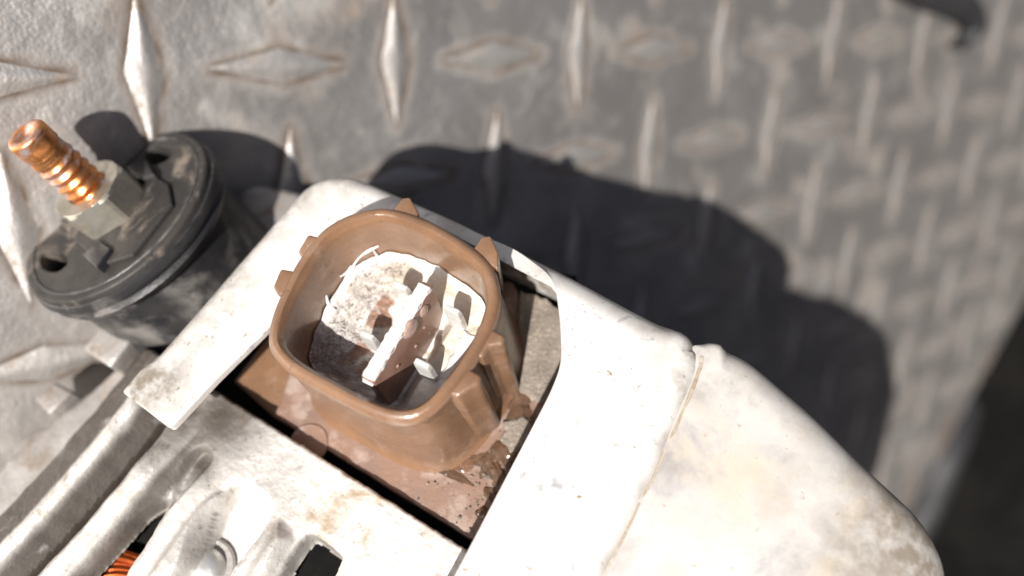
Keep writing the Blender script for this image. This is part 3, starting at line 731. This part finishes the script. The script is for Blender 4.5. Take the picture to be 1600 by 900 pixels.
# smears of crust on the inner wall
def wall_pt(x, y):                                    # pixel on the inner wall (vertical wall through the rim contour)
    best = None
    for h10 in range(128, 210, 3):
        h = h10 / 10; p = L(x, y, h); d = min((p - q).length for q in inner)
        if best is None or d < best[0]: best = (d, p, h)
    return Vector((*best[1], best[2]))
for pts in (((592, 384), (576, 392), (562, 402), (549, 420)), ((583, 390), (590, 402), (586, 414)), ((549, 415), (543, 425), (532, 432)), ((510, 462), (514, 476), (524, 484))):
    P = [wall_pt(x, y) for x, y in pts]; Q = [(p.x, p.y, p.z, .13 + .13 * (i % 2)) for i, p in enumerate(P)]
    tube('crust_smear', Q, M['crust'], conn, n=8, sub=5)
# sealant that ran out at the foot of the connector
for i, (x, y, rx, ry, rz, ro) in enumerate(((815, 640, 1.6, 2.3, .55, .4), (792, 708, 1.6, 2.3, .6, 1.0), (776, 742, 1.1, 1.9, .5, .8), (768, 775, .7, 1.2, .5, .9), (754, 801, .75, .75, .5, 0), (760, 722, 1.0, 1.6, .4, .2), (828, 668, .9, 1.8, .45, .8), (700, 738, 3.2, .6, .12, .1), (735, 722, 2.2, .8, .2, .9), (806, 690, 1, 1.4, .6, .5))):
    u, v = L(x, y, .3); blob('sealant_drip', u, v, .12, rx, ry, rz * .75, M['gel'], alt, seed=i, rot=ro, wob=.75)

# crumbs of grit lying on the base
bm = bmesh.new(); rr = random.Random(8)
for k in range(150):
    x, y = rr.choice(((812, 655), (800, 690), (785, 725), (838, 640), (770, 750), (840, 560), (752, 740), (690, 745), (745, 800)))
    x += rr.gauss(0, 16); y += rr.gauss(0, 20); u, v = L(x, y, .5); rad = rr.uniform(.06, .2) * (1 if k % 6 else 1.6)
    b0 = len(bm.verts); bmesh.ops.create_icosphere(bm, subdivisions=1, radius=rad); bm.verts.ensure_lookup_table()
    for w in bm.verts[b0:]: w.co = Vector((w.co.x * rr.uniform(.7, 1.3), w.co.y * rr.uniform(.7, 1.3), w.co.z * .7)) + Vector((u, v, .25))
finish('grit_crumbs', bm, M['grit'], alt, smooth=30, kind='stuff')

# ---------------------------------------------------------------- terminal stud, nut, insulator
fr = ray(179, 331).normalized(); Fp = ray(179, 331) * 134
e = Vector((-.755, -.656, 0)); e = (e - fr * e.dot(fr)).normalized(); CT = .46
s_ = (-fr * CT + e * math.sqrt(1 - CT * CT)).normalized()
sx = e.cross(s_) if False else (Vector((.69, -.72, 0)) - s_ * Vector((.69, -.72, 0)).dot(s_)).normalized(); sy = s_.cross(sx)
toalt = lambda c: Vector((c.dot(Ax), c.dot(Ay), c.dot(N)))
M_ST = Matrix.Translation(toalt(Fp - O) * S) @ Matrix((toalt(sx), toalt(sy), toalt(s_))).transposed().to_4x4()
def SP(x, y, a=0):                                    # pixel on the plane at height a above the flange -> flange coordinates
    r = ray(x, y); P0 = Fp + s_ * a; p = r * (P0.dot(s_) / r.dot(s_)) - P0; return Vector((p.dot(sx), p.dot(sy)))
RF = 16.8
circ = lambda r, n=72: [(Vector((r * math.cos(2 * math.pi * i / n), r * math.sin(2 * math.pi * i / n))), .5, 3.2) for i in range(n)]
def sh(px, wd=3.6): return [(v, .25, wd) for v in spline([SP(x, y) for x, y in px], 5)]
fl = slab('insulator', circ(RF), 0, M['face'], alt, local=M_ST,
          holes=[sh([(226, 242), (240, 228), (262, 232), (268, 242), (252, 254), (234, 256)]), sh([(62, 404), (72, 392), (98, 396), (104, 412), (88, 424), (68, 420)])])
lathe('insulator_skirt', [(16.2, -.9), (17.15, -1.3), (17.35, -2.2), (17.0, -3.0), (16.5, -3.2), (16.7, -3.7), (17.0, -4.2), (16.6, -5.2), (15.2, -6.0), (15.2, -8), (15.2, -14), (15.0, -24), (13.5, -26.5), (0, -26.5)], M['black'], fl, n=96, wob=.15)
lathe('recess_floor', [(0, -3.4), (16.4, -3.4), (16.4, -3.6)], M['dark'], fl, n=48)
lathe('raised_ring', [(15.0, .0), (15.1, .2), (15.4, .22), (15.6, 0)], M['black'], fl, n=96)
# the stepped collar under the nut
prism('nut_collar', [SP(x, y, .8) for x, y in ((92, 345), (118, 378), (160, 412), (205, 398), (268, 318), (262, 286), (215, 262), (160, 280))], .8, -.2, M['face'], fl, bev=.3)
prism('locating_block', [SP(x, y, 1.6) for x, y in ((128, 398), (152, 374), (172, 388), (150, 418))], 1.6, -.2, M['black'], fl, bev=.25)
prism('locating_block', [SP(x, y, 1.6) for x, y in ((196, 258), (226, 250), (240, 272), (214, 282))], 1.6, -.2, M['black'], fl, bev=.25)
bp_, bq_ = SP(325, 440, -12), 0
# hex nut
def hexnut(AF, Hn, rot, z0):
    bm = bmesh.new(); R_ = AF / math.sqrt(3); n = 60; rings = []
    def rr(th, lim): 
        a = (th - rot) % (math.pi / 3) - math.pi / 6; return min(AF / 2 / math.cos(a), lim)
    for z, lim in ((0, R_), (Hn - .9, R_), (Hn - .45, R_ * .965), (Hn - .1, R_ * .90), (Hn, R_ * .87)):
        rings.append([bm.verts.new((rr(2 * math.pi * i / n, lim) * math.cos(2 * math.pi * i / n), rr(2 * math.pi * i / n, lim) * math.sin(2 * math.pi * i / n), z0 + z)) for i in range(n)])
    rings.append([bm.verts.new((3.3 * math.cos(2 * math.pi * i / n), 3.3 * math.sin(2 * math.pi * i / n), z0 + Hn)) for i in range(n)])
    rings.append([bm.verts.new((2.7 * math.cos(2 * math.pi * i / n), 2.7 * math.sin(2 * math.pi * i / n), z0 + Hn - .6)) for i in range(n)])
    for a, b in zip(rings, rings[1:]):
        for i in range(n): bm.faces.new((a[i - 1], a[i], b[i], b[i - 1]))
    bm.faces.new(rings[0])
    return finish('hex_nut', bm, M['nut'], alt, smooth=24, local=M_ST)
vC = SP(176, 318, 5.6); print('NUT', vC, SP(192, 259, 5.6), SP(115, 362, 5.6), SP(88, 338, 5.6))
hexnut(10.8, 5.0, math.atan2(vC.y, vC.x), .8)
# threaded stud: length so that its tip meets the photographed one
best = min(((((800 + F * (q := Fp + s_ * (k * .1)).x / q.z) - 32) ** 2 + ((450 + F * q.y / q.z) - 212) ** 2), k * .1) for k in range(80, 400))
SL = best[1]
bm = bmesh.new(); n = 48; RS = 3.2; PI_ = 1.62; rings = []; za = 5; zd = SL - 4.3; K = int((zd - za) / .12)
for k in range(K + 1):
    z = za + (zd - za) * k / K; ring = []
    for i in range(n):
        th = 2 * math.pi * i / n; ph = (z / PI_ - i / n) % 1; tri = abs(ph - .5) * 2
        fade = min(1, (zd - z) / 1.2)
        r = RS - .52 * fade * (tri ** .9) - (1 - fade) * .28 + .05 * noise.noise(Vector((z, i * .3, 2)))
        ring.append(bm.verts.new((r * math.cos(th), r * math.sin(th), z)))
    rings.append(ring)
for r, z in ((2.85, zd + .25), (2.8, zd + .9), (3.0, zd + 1.2), (3.02, zd + 3.6), (2.95, zd + 3.9), (2.65, zd + 4.2), (2.2, zd + 4.25), (1.7, zd + 4.1), (1.2, zd + 3.5), (.8, zd + 3.2), (.2, zd + 3.1)):
    rings.append([bm.verts.new(((r + .05 * noise.noise(Vector((math.cos(i * math.tau / n) * 2, math.sin(i * math.tau / n) * 2, z)))) * math.cos(2 * math.pi * i / n), r * math.sin(2 * math.pi * i / n), z)) for i in range(n)])
for a, b in zip(rings, rings[1:]):
    for i in range(n): bm.faces.new((a[i - 1], a[i], b[i], b[i - 1]))
bm.faces.new(rings[-1])
finish('terminal_stud', bm, M['stud'], alt, smooth=60, local=M_ST)
